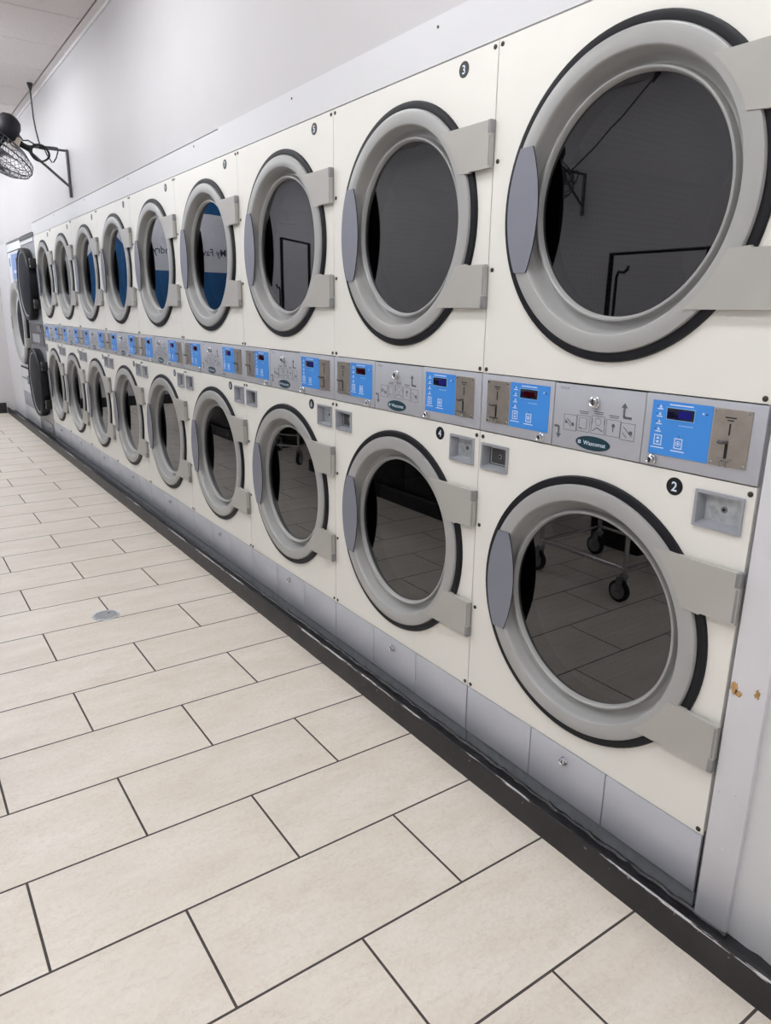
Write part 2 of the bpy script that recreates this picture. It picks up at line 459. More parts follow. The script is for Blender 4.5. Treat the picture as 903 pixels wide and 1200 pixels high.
def front_panel(y0, y1, z0, z1, yc, zc, r, x0, x1, m, mb):
    angs = sorted([2 * PI * i / 96 for i in range(96)] + [math.atan2(b - zc, a - yc) % (2 * PI) for a in (y0, y1) for b in (z0, z1)])
    V = []; n = len(angs)
    for a in angs:
        c, s = math.cos(a), math.sin(a)
        ts = []
        if c > 1e-9: ts.append((y1 - yc) / c)
        if c < -1e-9: ts.append((y0 - yc) / c)
        if s > 1e-9: ts.append((z1 - zc) / s)
        if s < -1e-9: ts.append((z0 - zc) / s)
        tt = min(ts)
        for (rr, xx) in ((r, x0), (r, x1), (tt, x1), (tt, x0)):
            V.append((xx, yc + c * rr, zc + s * rr))
    F = []
    for i in range(n):
        j = (i + 1) % n
        for q in range(4): F.append((i * 4 + q, i * 4 + (q + 1) % 4, j * 4 + (q + 1) % 4, j * 4 + q))
    mb.add(V, F, m)

def pierce(mb, holes, m):
    """cut rectangular openings through a panel"""
    a = mb.build('blank', smooth=0)
    cut = MB()
    for (y0, y1, z0, z1) in holes: cut.box(-.05, .05, y0, y1, z0, z1, m)
    b = cut.build('cutter', smooth=0)
    md = a.modifiers.new('b', 'BOOLEAN'); md.operation = 'DIFFERENCE'; md.object = b; md.solver = 'EXACT'
    me = bpy.data.meshes.new_from_object(a.evaluated_get(bpy.context.evaluated_depsgraph_get()))
    mb.v = [tuple(p.co) for p in me.vertices]; mb.f = [list(p.vertices) for p in me.polygons]; mb.mi = [0] * len(mb.f)
    for o in (a, b): bpy.data.objects.remove(o)

def lock(parent, y, z, r=.0095, x=0.0):
    mb = MB()
    mb.rev([(r * 1.25, x), (r * 1.25, x - .003), (r, x - .0045), (r, x - .012), (r * .8, x - .0135), (r * .62, x - .0115), (0, x - .0115)], y, z, M['chrome'], 24)
    mb.box(x - .0122, x - .0118, y - .0012, y + .0012, z - r * .5, z + r * .5, M['black'])
    return mb.build('lock', parent, org=(x, y, z))

def door(parent, zc):
    O = (0, YC, zc)
    g = MB(); g.rev([(RR - .012, .002), (RR - .012, -.006), (RR + .002, -.0075), (RG - .008, -.0095), (RG - .002, -.0075), (RG, -.003), (RG, .002)], YC, zc, M['rubber'], 96)
    g.build('gasket', parent, org=O)
    d = MB()
    prof = [(RR - .004, -.002), (RR, -.006), (RR, XF + .006), (RR - .002, XF + .0015), (RR - .006, XF), (.2865, XF), (.2845, XF + .0008), (.2825, XF + .0030),
            (.2800, -.003), (.2778, .013), (.2755, .0235), (.2705, .0285), (.2630, .0305), (.2595, .0310), (.2575, .0300), (.2563, .0260), (.2556, .0160), (.2540, .0125), (.2500, .0120), (.2475, .0138), (.2455, .020), (RV, .027), (.252, .036), (.30, .036), (.312, .002), (RR - .004, -.002)]
    d.rev(prof, YC, zc, M['cast'], 112)
    dr = d.build('door', parent, org=O, smooth=38)
    MB().rev([(0, .0255), (.248, .0255), (.248, .0315), (0, .0315)], YC, zc, M['glass'], 72).build('door_glass', dr, org=O, smooth=0)
    # blade handle on the opening side
    h = MB(); zt = .143
    a1 = math.asin(zt / RR)
    outer = arc(YC, zc, RR - .0015, -a1, a1, 20)
    inner = []
    for i in range(19):
        u = 1 - 2 * (i + 0.0) / 18
        inner.append((YC + .249 - .028 * (1 - abs(u) ** 2.0) , zc + u * zt))
    h.plate(outer + inner, XF - .0005, XF - .0035, M['handle'], M['black'])
    lip = [(YC + RR - .002, zc + u * zt * .98) for u in (-1, 1)]
    h.build('handle', dr, org=(XF, YC + .28, zc))
    for sgn in (1, -1):
        m = MB(); za, zb = zc + sgn * .117, zc + sgn * .228
        yr_a = YC - math.sqrt(.30 ** 2 - .117 ** 2); yr_b = YC - math.sqrt(.302 ** 2 - .228 ** 2)
        in_arc = [(YC - math.sqrt(max(.001, (.300) ** 2 - q * q)), zc + sgn * q) for q in [.117 + (.228 - .117) * i / 8 for i in range(9)]]
        pts = [(-.004, zb), (-.004, za), (.072, za), (.0755, za - sgn * .004)] + [p for p in in_arc]
        m.plate(pts, -.006, XF - .0018, M['hinge'])
        # knuckle at the outer tip
        z0, z1 = (zb - .031, zb + .001) if sgn > 0 else (zb - .001, zb + .031)
        m.box(XF - .003, -.0015, -.0045, .007, z0, z1, M['knuckle'], .0015, 2)
        q0, q1 = (za + .004, z0 - .002) if sgn > 0 else (z1 + .002, za - .004)
        m.box(-.018, -.0015, -.0035, .004, q0, q1, M['knuckle'], .001, 1)
        m.build('hinge', dr, org=(0, 0.04, (za + zb) / 2), smooth=25)
    # drum behind the glass
    t = MB(); t.rev([(.262, .036), (.262, .10), (.305, .11)], YC, zc, M['drumdark'], 64)
    t.rev([(.305, .11), (.305, .66), (.298, .68), (.24, .70), (.235, .70), (.22, .685), (0, .69)], YC, zc, M['drum'], 64)
    for a in (.5, .5 + 2 * PI / 3, .5 + 4 * PI / 3):
        c, s_ = math.cos(a), math.sin(a)
        P = [(YC + c * .305 - s_ * .03, zc + s_ * .305 + c * .03), (YC + c * .245, zc + s_ * .245), (YC + c * .305 + s_ * .03, zc + s_ * .305 - c * .03)]
        t.plate(P, .64, .13, M['drumdark'])
    t.build('drum', parent, org=O)
    return dr

def screw(mb, y, z, x=0.0, r=.0058):
    mb.rev([(r, x + .0005), (r, x - .0015), (r * .6, x - .003), (0, x - .0032)], y, z, M['screw'], 12)

def build_stack():
    base = Vector((.45, .40, .03))
    root = thing('stacked_dryer', base, 'x', 'dryer', 'stacked coin dryers in the long row')
    c = MB()
    for (a, b) in ((.002, .012), (.788, .798)): c.box(.012, .95, a, b, .03, 1.99, M['enamel'])
    c.box(.012, .95, .012, .788, 1.975, 1.99, M['enamel']); c.box(.94, .95, .012, .788, .03, 1.975, M['drumdark'])
    c.box(.012, .94, .012, .788, .03, .045, M['drumdark']); c.box(.03, .9, .012, .788, 1.09, 1.12, M['drumdark'])
    c.box(.010, .014, .012, .788, 1.024, 1.196, M['shadowgap']); c.box(.006, .010, .001, .799, .066, .235, M['shadowgap'])
    c.build('cabinet', root, org=base)
    up = MB(); front_panel(.0015, .7985, 1.1905, 1.995, YC, ZU, .315, .010, 0.0, M['enamel'], up)
    for (y, z) in ((.013, 1.983), (.787, 1.983), (.013, 1.200), (.787, 1.200), (.784, 1.720), (.784, 1.458), (.39, 1.2)):
        if y != .39: screw(up, y, z)
    up.build('front_panel', root, org=(0, YC, ZU), smooth=20)
    lo = MB(); front_panel(.0015, .7985, .2265, 1.0285, YC, ZL, .315, .010, 0.0, M['enamel'], lo)
    pierce(lo, ((.0235, .122, .929, 1.000), (.6845, .784, .9285, .995)), M['enamel'])
    for (y, z) in ((.013, 1.014), (.787, 1.014), (.013, .237), (.787, .237), (.784, .755), (.784, .497)): screw(lo, y, z)
    lo.build('front_panel', root, org=(0, YC, ZL), smooth=20)
    door(root, ZU); door(root, ZL)
    # control units either side of the instruction plate
    def control(y0, y1, by0, by1, cy0, cy1, dy0, dy1, lk, flip):
        mb = MB(); mb.box(.010, -.002, y0, y1, 1.0315, 1.1875, M['panel'], .0015, 2)
        p = mb.build('control_panel', root, org=(0, (y0 + y1) / 2, 1.11))
        X = -.0022
        k = MB(); k.box(X, X - .0012, by0, by1, 1.058, 1.1745, M['blue'], .0004, 1)
        X2 = X - .0013; e = X2 - .0004
        L = by1  # text column starts at the far (reading-left) side
        # word column beside small lamp marks
        for i, z in enumerate((1.160, 1.144, 1.128, 1.112)):
            k.box(X2 + .001, e, L - .027, L - .013, z - .0045, z - .0025, M['whiteink'])
            k.bar(L - .0205, z + .005, L - .0205, z, .0022, X2 + .001, e, M['whiteink'])
            k.bar(L - .0235, z + .0005, L - .0175, z + .0005, .002, X2 + .001, e, M['whiteink'])
            k.disc(L - .0125, z + .002, .0012, X2 + .001, e, M['badge'], 8)
        k.box(X2 + .001, e, dy0 + .004, dy1 - .004, 1.1665, 1.1690, M['whiteink'])
        k.box(X2 + .001, e, dy0 + .0, dy1 - .03, 1.126, 1.1268, M['whiteink'])
        for (q, z) in ((L - .0215, 1.090), (L - .071, 1.088)):
            k.frame(q - .0095, q + .0095, z - .011, z + .011, .0018, X2 + .001, e, M['whiteink'])
            k.box(X2 + .001, e, q - .016, q + .016, z - .0175, z - .0155, M['whiteink'])
        q = L - .0215
        k.plate([(q - .0045, 1.092), (q + .0045, 1.092), (q, 1.0975)], X2 + .001, e, M['whiteink'])
        k.plate([(q - .0045, 1.088), (q + .0045, 1.088), (q, 1.0825)], X2 + .001, e, M['whiteink'])
        q = L - .071
        k.rev([(.0058, e), (.0046, e)], q, 1.088, M['whiteink'], 20)
        k.plate([(q + .002, 1.0845), (q + .002, 1.0915), (q - .003, 1.088)], X2 + .001, e, M['whiteink'])
        k.disc(q, 1.1035, .0013, X2 + .001, e, M['badge'], 8)
        k.disc(by0 + .020, 1.157, .0022, X2 + .001, e, M['whiteink'], 10); k.disc(by0 + .012, 1.156, .0018, X2 + .001, e, M['badge'], 10)
        k.build('keypad', p, org=(X, (by0 + by1) / 2, 1.115))
        s = MB(); s.box(X2, X2 - .0012, dy0, dy1, 1.1375, 1.1605, M['screen'], .001, 2)
        s.box(X2 - .0010, X2 - .0014, *((dy0 + .006, dy0 + .036, 1.141, 1.157, M['digits_blue']) if flip else (dy0 + .010, dy0 + .048, 1.143, 1.155, M['digits_red'])))
        s.frame(dy0 - .0018, dy1 + .0018, 1.1357, 1.1623, .0016, X2, X2 - .0008, M['bezel'])
        s.build('display', p, org=(X, (dy0 + dy1) / 2, 1.149))
        cm = MB(); cm.box(X, X - .002, cy0, cy1, 1.0585, 1.1735, M['steel'], .0008, 1)
        ym = (cy0 + cy1) / 2 + .003; e2 = X - .0021
        for (a, b) in ((cy0 + .006, 1.064), (cy1 - .006, 1.064), (cy0 + .006, 1.168), (cy1 - .006, 1.168)):
            cm.disc(a, b, .0035, e2 + .001, e2 - .0012, M['chrome'], 12, .0006)
        cm.box(e2 + .0005, e2 - .0003, ym - .011, ym + .012, 1.1555, 1.1580, M['badge']); cm.box(e2 + .0005, e2 - .0003, ym - .006, ym + .007, 1.1500, 1.1522, M['badge'])
        cm.box(e2 + .0005, e2 - .0004, ym - .0016, ym + .0016, 1.122, 1.145, M['black'])
        cm.box(e2 + .0005, e2 - .0005, ym - .0005, ym + .0055, 1.076, 1.105, M['black'])
        cm.tube([(e2, ym + .002, 1.108), (e2 - .014, ym + .006, 1.108), (e2 - .016, ym + .013, 1.110)], .0036, M['darksteel'], 8)
        cm.box(e2 - .009, e2, ym - .012, ym + .017, 1.0735, 1.0755, M['chrome'])
        cm.tube([(e2 - .001, ym + .004, 1.074), (e2 - .012, ym + .004, 1.070), (e2 - .012, ym + .004, 1.060)], .0012, M['chrome'], 6)
        cm.tube([(e2 - .001, ym - .009, 1.074), (e2 - .012, ym - .009, 1.070), (e2 - .012, ym - .009, 1.060)], .0012, M['chrome'], 6)
        cm.build('coin_slot', p, org=(X, (cy0 + cy1) / 2, 1.115))
        lock(p, lk, 1.0455, .0085, -.002)
    control(.5345, .7985, .547, .686, .6885, .7745, .588, .649, .567, False)
    control(.0015, .2695, .1115, .2515, .0285, .1085, .151, .214, .239, True)
    ip = MB(); ip.box(.010, -.001, .2715, .5325, 1.0315, 1.1860, M['panel'], .0012, 2)
    ipo = ip.build('instruction_panel', root, org=(0, .402, 1.11))
    e0, e1 = -.0008, -.0014
    pr = MB(); K = M['darkink']
    MB().text('TD30x30', .502, 1.176, e0 - .0002, .0055, K, .0004).build('size_mark', ipo, org=(0, .502, 1.176), smooth=0)
    # bent arrows
    a = [(.303, 1.128), (.303, 1.1225), (.324, 1.1225), (.327, 1.126), (.327, 1.147), (.333, 1.147), (.3245, 1.158), (.316, 1.147), (.3215, 1.147), (.3215, 1.1305), (.319, 1.128)]
    MB().plate(a, e0, e1, K).build('arrow_mark', ipo, org=(0, .32, 1.14), smooth=0)
    b = [(.523, 1.0845), (.523, 1.079), (.5145, 1.079), (.5115, 1.076), (.5115, 1.063), (.5055, 1.063), (.514, 1.052), (.5225, 1.063), (.517, 1.063), (.517, 1.0735), (.523, 1.0735)]
    b = [(.527, 1.084), (.514, 1.084), (.5095, 1.080), (.5095, 1.063), (.504, 1.063), (.512, 1.052), (.520, 1.063), (.515, 1.063), (.515, 1.0785), (.527, 1.0785)]
    MB().plate(b, e0, e1, K).build('arrow_mark', ipo, org=(0, .514, 1.07), smooth=0)
    # five little step pictures
    bx = [(.478, 1.0945), (.4375, 1.097), (.394, 1.0985), (.3505, 1.097), (.3105, 1.0945)]
    for i, (q, z) in enumerate(bx):
        hh = .0195 if i != 2 else .0215
        pr.frame(q - .0195, q + .0195, z - hh, z + hh, .0009, e0, e1, K)
        if 0 < i < 4:
            pr.box(e0, e1, q - .012, q + .012, z + hh + .004, z + hh + .0058, K); pr.box(e0, e1, q - .014, q + .014, z + hh + .0082, z + hh + .010, K)
    q, z = bx[0]
    pr.bar(q - .012, z - .008, q + .010, z + .009, .002, e0, e1, K); pr.bar(q - .004, z - .009, q + .016, z + .006, .0012, e0, e1, K)
    pr.plate([(q + .014, z - .004), (q + .016, z + .003), (q + .011, z + .004), (q + .008, z - .002)], e0, e1, K)
    pr.plate([(q - .013, z - .006), (q - .004, z - .007), (q - .006, z + .000), (q - .011, z + .001)], e0, e1, K)
    q, z = bx[1]; pr.frame(q - .010, q + .013, z - .013, z + .014, .0008, e0, e1, K); pr.bar(q + .010, z - .010, q + .004, z - .012, .002, e0, e1, K)
    q, z = bx[2]; pr.rev([(.009, e1), (.0078, e1)], q, z + .008, K, 18); pr.bar(q - .017, z + .014, q - .017, z + .002, .001, e0, e1, K)
    pr.bar(q + .017, z + .014, q + .017, z + .002, .001, e0, e1, K); pr.bar(q - .014, z - .013, q + .003, z - .006, .002, e0, e1, K); pr.bar(q + .003, z - .006, q + .015, z - .015, .0018, e0, e1, K)
    q, z = bx[3]; pr.disc(q, z + .006, .0045, e0, e1, K, 12); pr.bar(q, z + .003, q, z - .008, .0022, e0, e1, K)
    q, z = bx[4]; pr.bar(q + .012, z + .010, q - .012, z - .010, .0014, e0, e1, K); pr.disc(q - .008, z - .002, .005, e0, e1, K, 10); pr.bar(q + .014, z - .003, q + .002, z - .014, .0013, e0, e1, K)
    pr.build('step_diagram', ipo, org=(0, .402, 1.10), smooth=0)
    lg = MB()
    el = [(.4045 + .0505 * math.cos(2 * PI * i / 48), 1.0535 + .0168 * math.sin(2 * PI * i / 48)) for i in range(48)]
    lg.plate(el, -.0008, -.0024, M['logo'])
    lg.text('Wascomat', .3985, 1.0535, -.0024, .0098, M['whiteink'], .0004, 0.01, width=.066)
    lg.box(-.002, -.0028, .4395, .4475, 1.0495, 1.0575, M['whiteink']); lg.box(-.002, -.0032, .4420, .4450, 1.0520, 1.0550, M['logo'])
    lg.build('logo_badge', ipo, org=(0, .4045, 1.0535), smooth=0)
    lock(ipo, .407, 1.1515, .0115, -.001)
    # coin return boxes
    for (y0, y1, z0, z1, dark) in ((.020, .1255, .9255, 1.0035, False), (.681, .7875, .9250, .9985, True)):
        cr = MB(); w = .009
        cr.frame(y0, y1, z0, z1, .0065, .0005, -.0060, M['cup'])
        # sloping inner walls
        iy0, iy1, iz0, iz1 = y0 + .0065, y1 - .0065, z0 + .0065, z1 - .0065
        V = [(-.005, iy0, iz0), (-.005, iy1, iz0), (-.005, iy1, iz1), (-.005, iy0, iz1)]
        jy0, jy1, jz0, jz1 = y0 + .010, y1 - .012, z0 + .012, z1 - .009
        D = .020
        V += [(D, jy0, jz0), (D, jy1, jz0), (D, jy1, jz1), (D, jy0, jz1)]
        cr.add(V, [(0, 1, 5, 4), (1, 2, 6, 5), (2, 3, 7, 6), (3, 0, 4, 7)], M['cup'])
        o = cr.build('coin_return', root, org=(0, (y0 + y1) / 2, (z0 + z1) / 2))
        pm = MB(); pm.box(D + .001, D - .0005, jy0 - .001, jy1 + .001, jz0 - .001, jz1 + .001, M['zinc'] if not dark else M['darksteel'])
        pm.disc((jy0 + jy1) / 2, (jz0 + jz1) / 2, .007, D, D - .003, M['knuckle'], 20, .001); pm.disc((jy0 + jy1) / 2, (jz0 + jz1) / 2, .0035, D, D - .0035, M['black'], 12)
        if dark: pm.frame(jy0 + .004, jy1 - .006, jz0 + .003, jz1 - .003, .002, D, D - .002, M['zinc'])
        pm.build('coin_plate', o, org=(0, (y0 + y1) / 2, (z0 + z1) / 2))
    # kick plates
    for i, (y0, y1) in enumerate(((.0025, .2665), (.2695, .5255), (.5285, .7975))):
        kp = MB(); kp.box(.008, -.001, y0, y1, .0715, .2235, M['kick'], .0012, 2)
        o = kp.build('kick_panel', root, org=(0, (y0 + y1) / 2, .147))
        if i == 1: lock(o, .401, .189, .009, -.001)
    MB().box(.012, .004, .0015, .7985, .026, .0700, M['base'], .001, 1).build('base_rail', root, org=(0, .4, .05))
    for (yb_, zb_) in ((.130, 1.960), (.178, .996)):
        b = MB(); b.disc(yb_, zb_, .0195, .0005, -.0012, M['badge'], 36, .0004)
        b.build('number_badge', root, org=(0, yb_, zb_))
    return root

proto = build_stack()
labels = [
    'cream double-stacked coin dryer with black number 2, beside the chipped white post',
    'cream double-stacked coin dryer numbered 3 above and 4 below, second from the white post',
    'cream double-stacked coin dryer numbered 5 above and 6 below, third from the white post',
    'cream double-stacked coin dryer whose upper glass mirrors the words My Fav, fourth from the post',
    'cream double-stacked coin dryer whose upper glass mirrors the letters dry, fifth from the post',
    'cream double-stacked coin dryer whose upper glass shows solid blue, sixth from the white post',
    'cream double-stacked coin dryer seventh from the post, third counting from the black-doored dryer',
    'cream double-stacked coin dryer eighth from the post, one short of the black-doored dryer',
    'cream double-stacked coin dryer at the far end, touching the black-doored dryer',
]
stacks = [proto] + [copy_tree(proto) for _ in range(NST - 1)]
for k, s in enumerate(stacks):
    s.location = (.45, .40 + k * SW, .03); s['label'] = labels[k]
    bad = sorted([c for c in s.children if c.name.startswith('number_badge')], key=lambda o: -o.location.z)
    for q, (b, (yy, zz)) in enumerate(zip(bad, ((.130, 1.960), (.178, .996)))):
        num = MB().text(str(2 * k + 1 + q), yy, zz, -.0012, .0205, M['whiteink'], .0004, .018, sx=1.0 if 2 * k + 1 + q < 10 else .8)
        BASE[b.name] = Vector((0, yy, zz))
        num.build('numeral', b, org=(0, yy, zz), smooth=0)

# ------------------------------------------------------------------ machines at the far end
def far_stack():
    y0, y1 = YE + .012, YE + .80
    yc = (y0 + y1) / 2 - .0
    base = Vector((.4, yc, .03))
    r = thing('stacked_dryer', base, 'grey metal double-stacked dryer with two bulging black doors, past the cream row', 'dryer')
    c = MB(); c.box(.004, .9, y0, y1, .034, 2.028, M['stainless'], .004, 2)
    c.box(-.004, .0045, y0, y1, 2.0, 2.030, M['darksteel'], .002, 1)
    c.build('cabinet', r, org=base)
    MB().box(-.003, .004, y0 + .03, y1 - .004, 1.955, 1.985, M['whitepanel'], .001, 1).build('header_strip', r, org=base)
    MB().box(-.003, .004, y0 + .035, y1 - .03, .960, 1.180, M['darksteel'], .002, 1).build('fascia', r, org=base)
    cp = MB(); cp.box(-.008, -.003, yc - .18, yc + .22, .99, 1.075, M['cup'], .002, 1); cp.box(-.008, -.003, yc - .30, yc - .08, 1.10, 1.165, M['screen'], .002, 1)
    cpo = cp.build('control_panel', r, org=(0, yc, 1.08)); lock(cpo, y0 + .09, 1.12, .012, -.003); lock(cpo, y0 + .09, 1.03, .009, -.003)
    for zc in (1.56, .58):
        d = MB()
        d.rev([(.345, .004), (.350, -.02), (.350, -.060), (.343, -.072), (.330, -.076), (.318, -.073), (.306, -.064), (.300, -.060)], yc, zc, M['fanblack'], 72)
        d.rev([(.309, -.0665), (.306, -.067), (.301, -.064), (.300, -.061)], yc, zc, M['cup'], 72)
        o = d.build('door', r, org=(0, yc, zc))
        g = MB(); g.rev([(.303, -.062), (.25, -.066), (.15, -.074), (0, -.078), ], yc, zc, M['smokedface'], 56)
        g.rev([(.303, -.061), (.303, -.05), (0, -.05)], yc, zc, M['black'], 56)
        g.build('door_glass', o, org=(0, yc, zc))
        h = MB(); h.box(-.092, -.060, yc + .322, yc + .352, zc - .045, zc + .045, M['cup'], .008, 3); h.build('handle', o, org=(0, yc + .34, zc))
        for s in (1, -1):
            hg = MB(); hg.box(-.05, .002, y0 + .010, yc - .30, zc + s * .19 - .045, zc + s * .19 + .045, M['black'], .004, 2)
            hg.disc(y0 + .03, zc + s * .16, .010, -.048, -.054, M['chrome'], 14, .002); hg.disc(y0 + .03, zc + s * .22, .008, -.048, -.054, M['chrome'], 14, .002)
            hg.build('hinge', o, org=(0, y0 + .05, zc + s * .19))
    lp = MB(); lp.box(-.004, .004, y0 + .11, y1 - .20, .07, .175, M['cup'], .002, 1); lo = lp.build('lint_panel', r, org=(0, yc, .12)); lock(lo, y0 + .2, .12, .011, -.004)
    return r
def smoked_face():
    t = NT('smoked_dome'); t.b.inputs['Base Color'].default_value = lin((14, 16, 24)); t.b.inputs['Specular IOR Level'].default_value = 0.08
    n = t.noise(t.coord(), 5, 2.0); t.l(t.math('MULTIPLY_ADD', n, 0.1, 0.4), t.b.inputs['Roughness']); return t.m
M['smokedface'] = smoked_face()
far_stack()

def big_washer():
    y0, y1 = YE + .83, YE + 1.74
    yc, zc = (y0 + y1) / 2, 1.165
    base = Vector((.4, yc, .03))
    r = thing('front_load_washer', base, 'tall white front-load washer with a big grey porthole and blue sticker, beyond the black doors', 'washer')
    c = MB(); c.box(.004, .9, y0, y1, .034, 2.020, M['whitepanel'], .006, 2); c.build('cabinet', r, org=base)
    f = MB(); f.box(-.002, .004, y0 + .01, y1 - .01, 1.93, 1.936, M['shadowgap']); f.box(-.003, .004, y0 + .01, y1 - .04, .655, .675, M['shadowgap'], .001, 1); f.box(-.003, .004, y0 + .01, y1 - .04, .535, .540, M['shadowgap'])
    f.build('seam_strip', r, org=base)
    MB().box(-.004, .004, y0 + .01, y1 - .04, .22, .38, M['cup'], .002, 1).build('service_panel', r, org=(0, yc, .3))
    k = MB(); k.box(-.005, .004, y0 + .12, y0 + .62, 1.64, 1.90, M['blue2'], .002, 1); k.box(-.0065, -.004, y0 + .18, y0 + .30, 1.77, 1.85, M['screen'], .001, 1); k.box(-.0065, -.004, y0 + .34, y0 + .52, 1.70, 1.73, M['whiteink'])
    k.build('control_panel', r, org=(0, y0 + .37, 1.77))
    s = MB(); s.box(-.004, .004, y1 - .26, y1 - .09, 1.60, 1.91, M['whitesign'], .001, 1); s.box(-.0055, -.0035, y1 - .21, y1 - .15, 1.78, 1.87, M['bluesign'], .001, 1)
    s.build('price_sticker', r, org=(0, y1 - .17, 1.75))
    d = MB(); d.rev([(.455, .004), (.455, -.012), (.440, -.022)], yc, zc, M['rubber'], 72)
    d.rev([(.440, -.010), (.440, -.038), (.432, -.044), (.375, -.044), (.362, -.038), (.33, .0), (.325, .01), (.315, .002), (.305, .004), (.30, .02)], yc, zc, M['cast'], 72)
    o = d.build('door', r, org=(0, yc, zc))
    MB().rev([(.306, .012), (.22, -.004), (.1, -.012), (0, -.014)], yc, zc, M['smokedface'], 56).build('door_glass', o, org=(0, yc, zc))
    MB().box(-.050, -.040, yc + .36, yc + .42, zc - .07, zc + .07, M['cast'], .004, 2).build('handle', o, org=(0, yc + .38, zc))
    for q in (1, -1): MB().box(-.046, .002, yc - .455, yc - .36, zc + q * .2 - .05, zc + q * .2 + .05, M['hinge'], .004, 2).build('hinge', o, org=(0, yc - .41, zc + q * .2))
    return r
M['blue2'] = simple('washer_label_blue', (120, 148, 200), 0.4, vary=0.1, scale=14)
big_washer()
# white boarding that fills the corner
struct(MB().box(.0, .30, YE + 1.745, YF, .03, 2.045, M['wallgloss'], .003, 1), 'wall_corner')

# ------------------------------------------------------------------ fan on its wall bracket
def build_fan(label, group=None):
    base = Vector((XW, 5.495, 2.148))
    r = thing('wall_fan', base, label, 'fan', group)
    b = MB(); K = M['knuckle']
    b.box(-.008, XW - .001, 5.483, 5.507, 2.148, 2.478, M['darksteel'], .002, 1)
    b.tube([(-.002, 5.495, 2.470), (-.285, 5.492, 2.470)], .0085, M['darksteel'], 8)
    b.tube([(-.002, 5.495, 2.225), (-.270, 5.492, 2.447)], .0095, M['darksteel'], 8)
    b.build('bracket', r, org=base)
    C = Vector((-.487, 5.49, 2.412)); A = Vector((.52, .05, .85)).normalized()   # axis, pointing to the motor
    U = A.cross(Vector((0, 1, 0))).normalized(); W = A.cross(U)
    RC = .265
    pt = lambda rad, a, t: C + A * a + (U * math.cos(t) + W * math.sin(t)) * rad
    g = MB()
    for rad, a in ((RC, .0), (RC * .98, -.03), (RC * .80, -.062), (RC * .55, -.078), (.06, -.085), (RC * .97, .035), (RC * .75, .075), (RC * .45, .10)):
        g.tube([pt(rad, a, 2 * PI * i / 48) for i in range(48)], .0028 if rad < RC else .005, M['wire'], 6, closed=True)
    for i in range(44):
        t = 2 * PI * i / 44
        g.tube([pt(.06, -.085, t), pt(RC * .55, -.078, t + .05), pt(RC * .80, -.062, t + .08), pt(RC * .98, -.03, t + .1), pt(RC, .0, t + .1)], .0017, M['wire'], 5, cap=False)
        g.tube([pt(.08, .115, t), pt(RC * .45, .10, t), pt(RC * .75, .075, t), pt(RC * .97, .035, t), pt(RC, .0, t)], .0017, M['wire'], 5, cap=False)
    g.rev([(0, -.092), (.05, -.090), (.062, -.084), (.055, -.078), (0, -.078)], 0, 0, M['fanblack'], 24, axis=A, org=C)
    g.build('cage', r, org=C)
    bl = MB()
    for i in range(3):
        t0 = 2 * PI * i / 3 + .4; V = []; F = []
        n, q = 8, 6
        for a in range(n + 1):
            rad = .05 + (RC - .085) * a / n
            wd = .30 + .42 * math.sin(PI * (.15 + .75 * a / n))
            for j in range(q + 1):
                u = j / q - .5
                V.append(pt(rad, .0 + u * .075 * (1 - .35 * a / n), t0 + u * wd * 1.6))
        for a in range(n):
            for j in range(q):
                F.append((a * (q + 1) + j, a * (q + 1) + j + 1, (a + 1) * (q + 1) + j + 1, (a + 1) * (q + 1) + j))
        nv = len(V); V2 = [p + A * .0025 for p in V]
        bl.add(V, F, M['blade']); bl.add(V2, [f[::-1] for f in F], M['blade'])
        rim = [a * (q + 1) for a in range(n + 1)] + [n * (q + 1) + j for j in range(1, q + 1)] + [a * (q + 1) + q for a in range(n - 1, -1, -1)] + [j for j in range(q - 1, 0, -1)]
        bl.add(V + V2, [(rim[i2], rim[(i2 + 1) % len(rim)], rim[(i2 + 1) % len(rim)] + nv, rim[i2] + nv) for i2 in range(len(rim))], M['blade'])
    bl.rev([(0, -.035), (.045, -.030), (.055, -.01), (.055, .03), (.0, .03)], 0, 0, M['blade'], 24, axis=A, org=C)
    bl.build('blades', r, org=C)
    m = MB(); m.rev([(0, .285), (.035, .282), (.066, .262), (.082, .23), (.085, .19), (.082, .135), (.07, .115), (.03, .10), (.02, .02)], 0, 0, M['fanblack'], 32, axis=A, org=C)
    m.build('motor', r, org=C + A * .2)
    # label plate and yoke that join the motor to the bracket
    y = MB(); p0 = C + A * .16 + U * .0
    J = Vector((-.285, 5.492, 2.462))
    side = (J - p0); side -= A * side.dot(A); side.normalize()
    a0 = p0 + side * .075
    y.tube([a0 + A * .02, a0 + side * .03, J], [.012, .014, .018], M['fanblack'], 10)
    y.tube([J - Vector((.03, 0, -.015)), J + Vector((.03, 0, -.01))], .020, M['fanblack'], 12)
    y.build('yoke', r, org=J)
    lb = MB(); q = a0 + side * .006 + A * -.02
    lb.tube([q - A * .035 + side * .012, q + A * .03 + side * .002], .036, M['tag'], 4)
    lb.build('label_plate', r, org=q)
    c = MB()
    c.tube([(-.077, 6.175, 3.062), (-.083, 6.14, 3.02), (-.10, 6.06, 2.94), (-.125, 5.92, 2.80), (-.14, 5.84, 2.74), (-.155, 5.72, 2.63), (-.17, 5.58, 2.53), (-.175, 5.51, 2.485)], .0055, M['cord'], 8)
    c.tube([(-.077, 6.175, 3.064), (-.078, 6.172, 3.05), (-.083, 6.14, 3.0)], [.024, .022, .009], M['cord'], 12)
    L = []
    for i in range(70):
        t = i / 69; a = t * 2 * PI * 2.6 + .6
        L.append((-.20 + .062 * math.cos(a) + .02 * t, 5.475 + .012 * math.sin(3 * a), 2.43 + .055 * math.sin(a) - .0 * t))
    c.tube(L, .0048, M['cord'], 7)
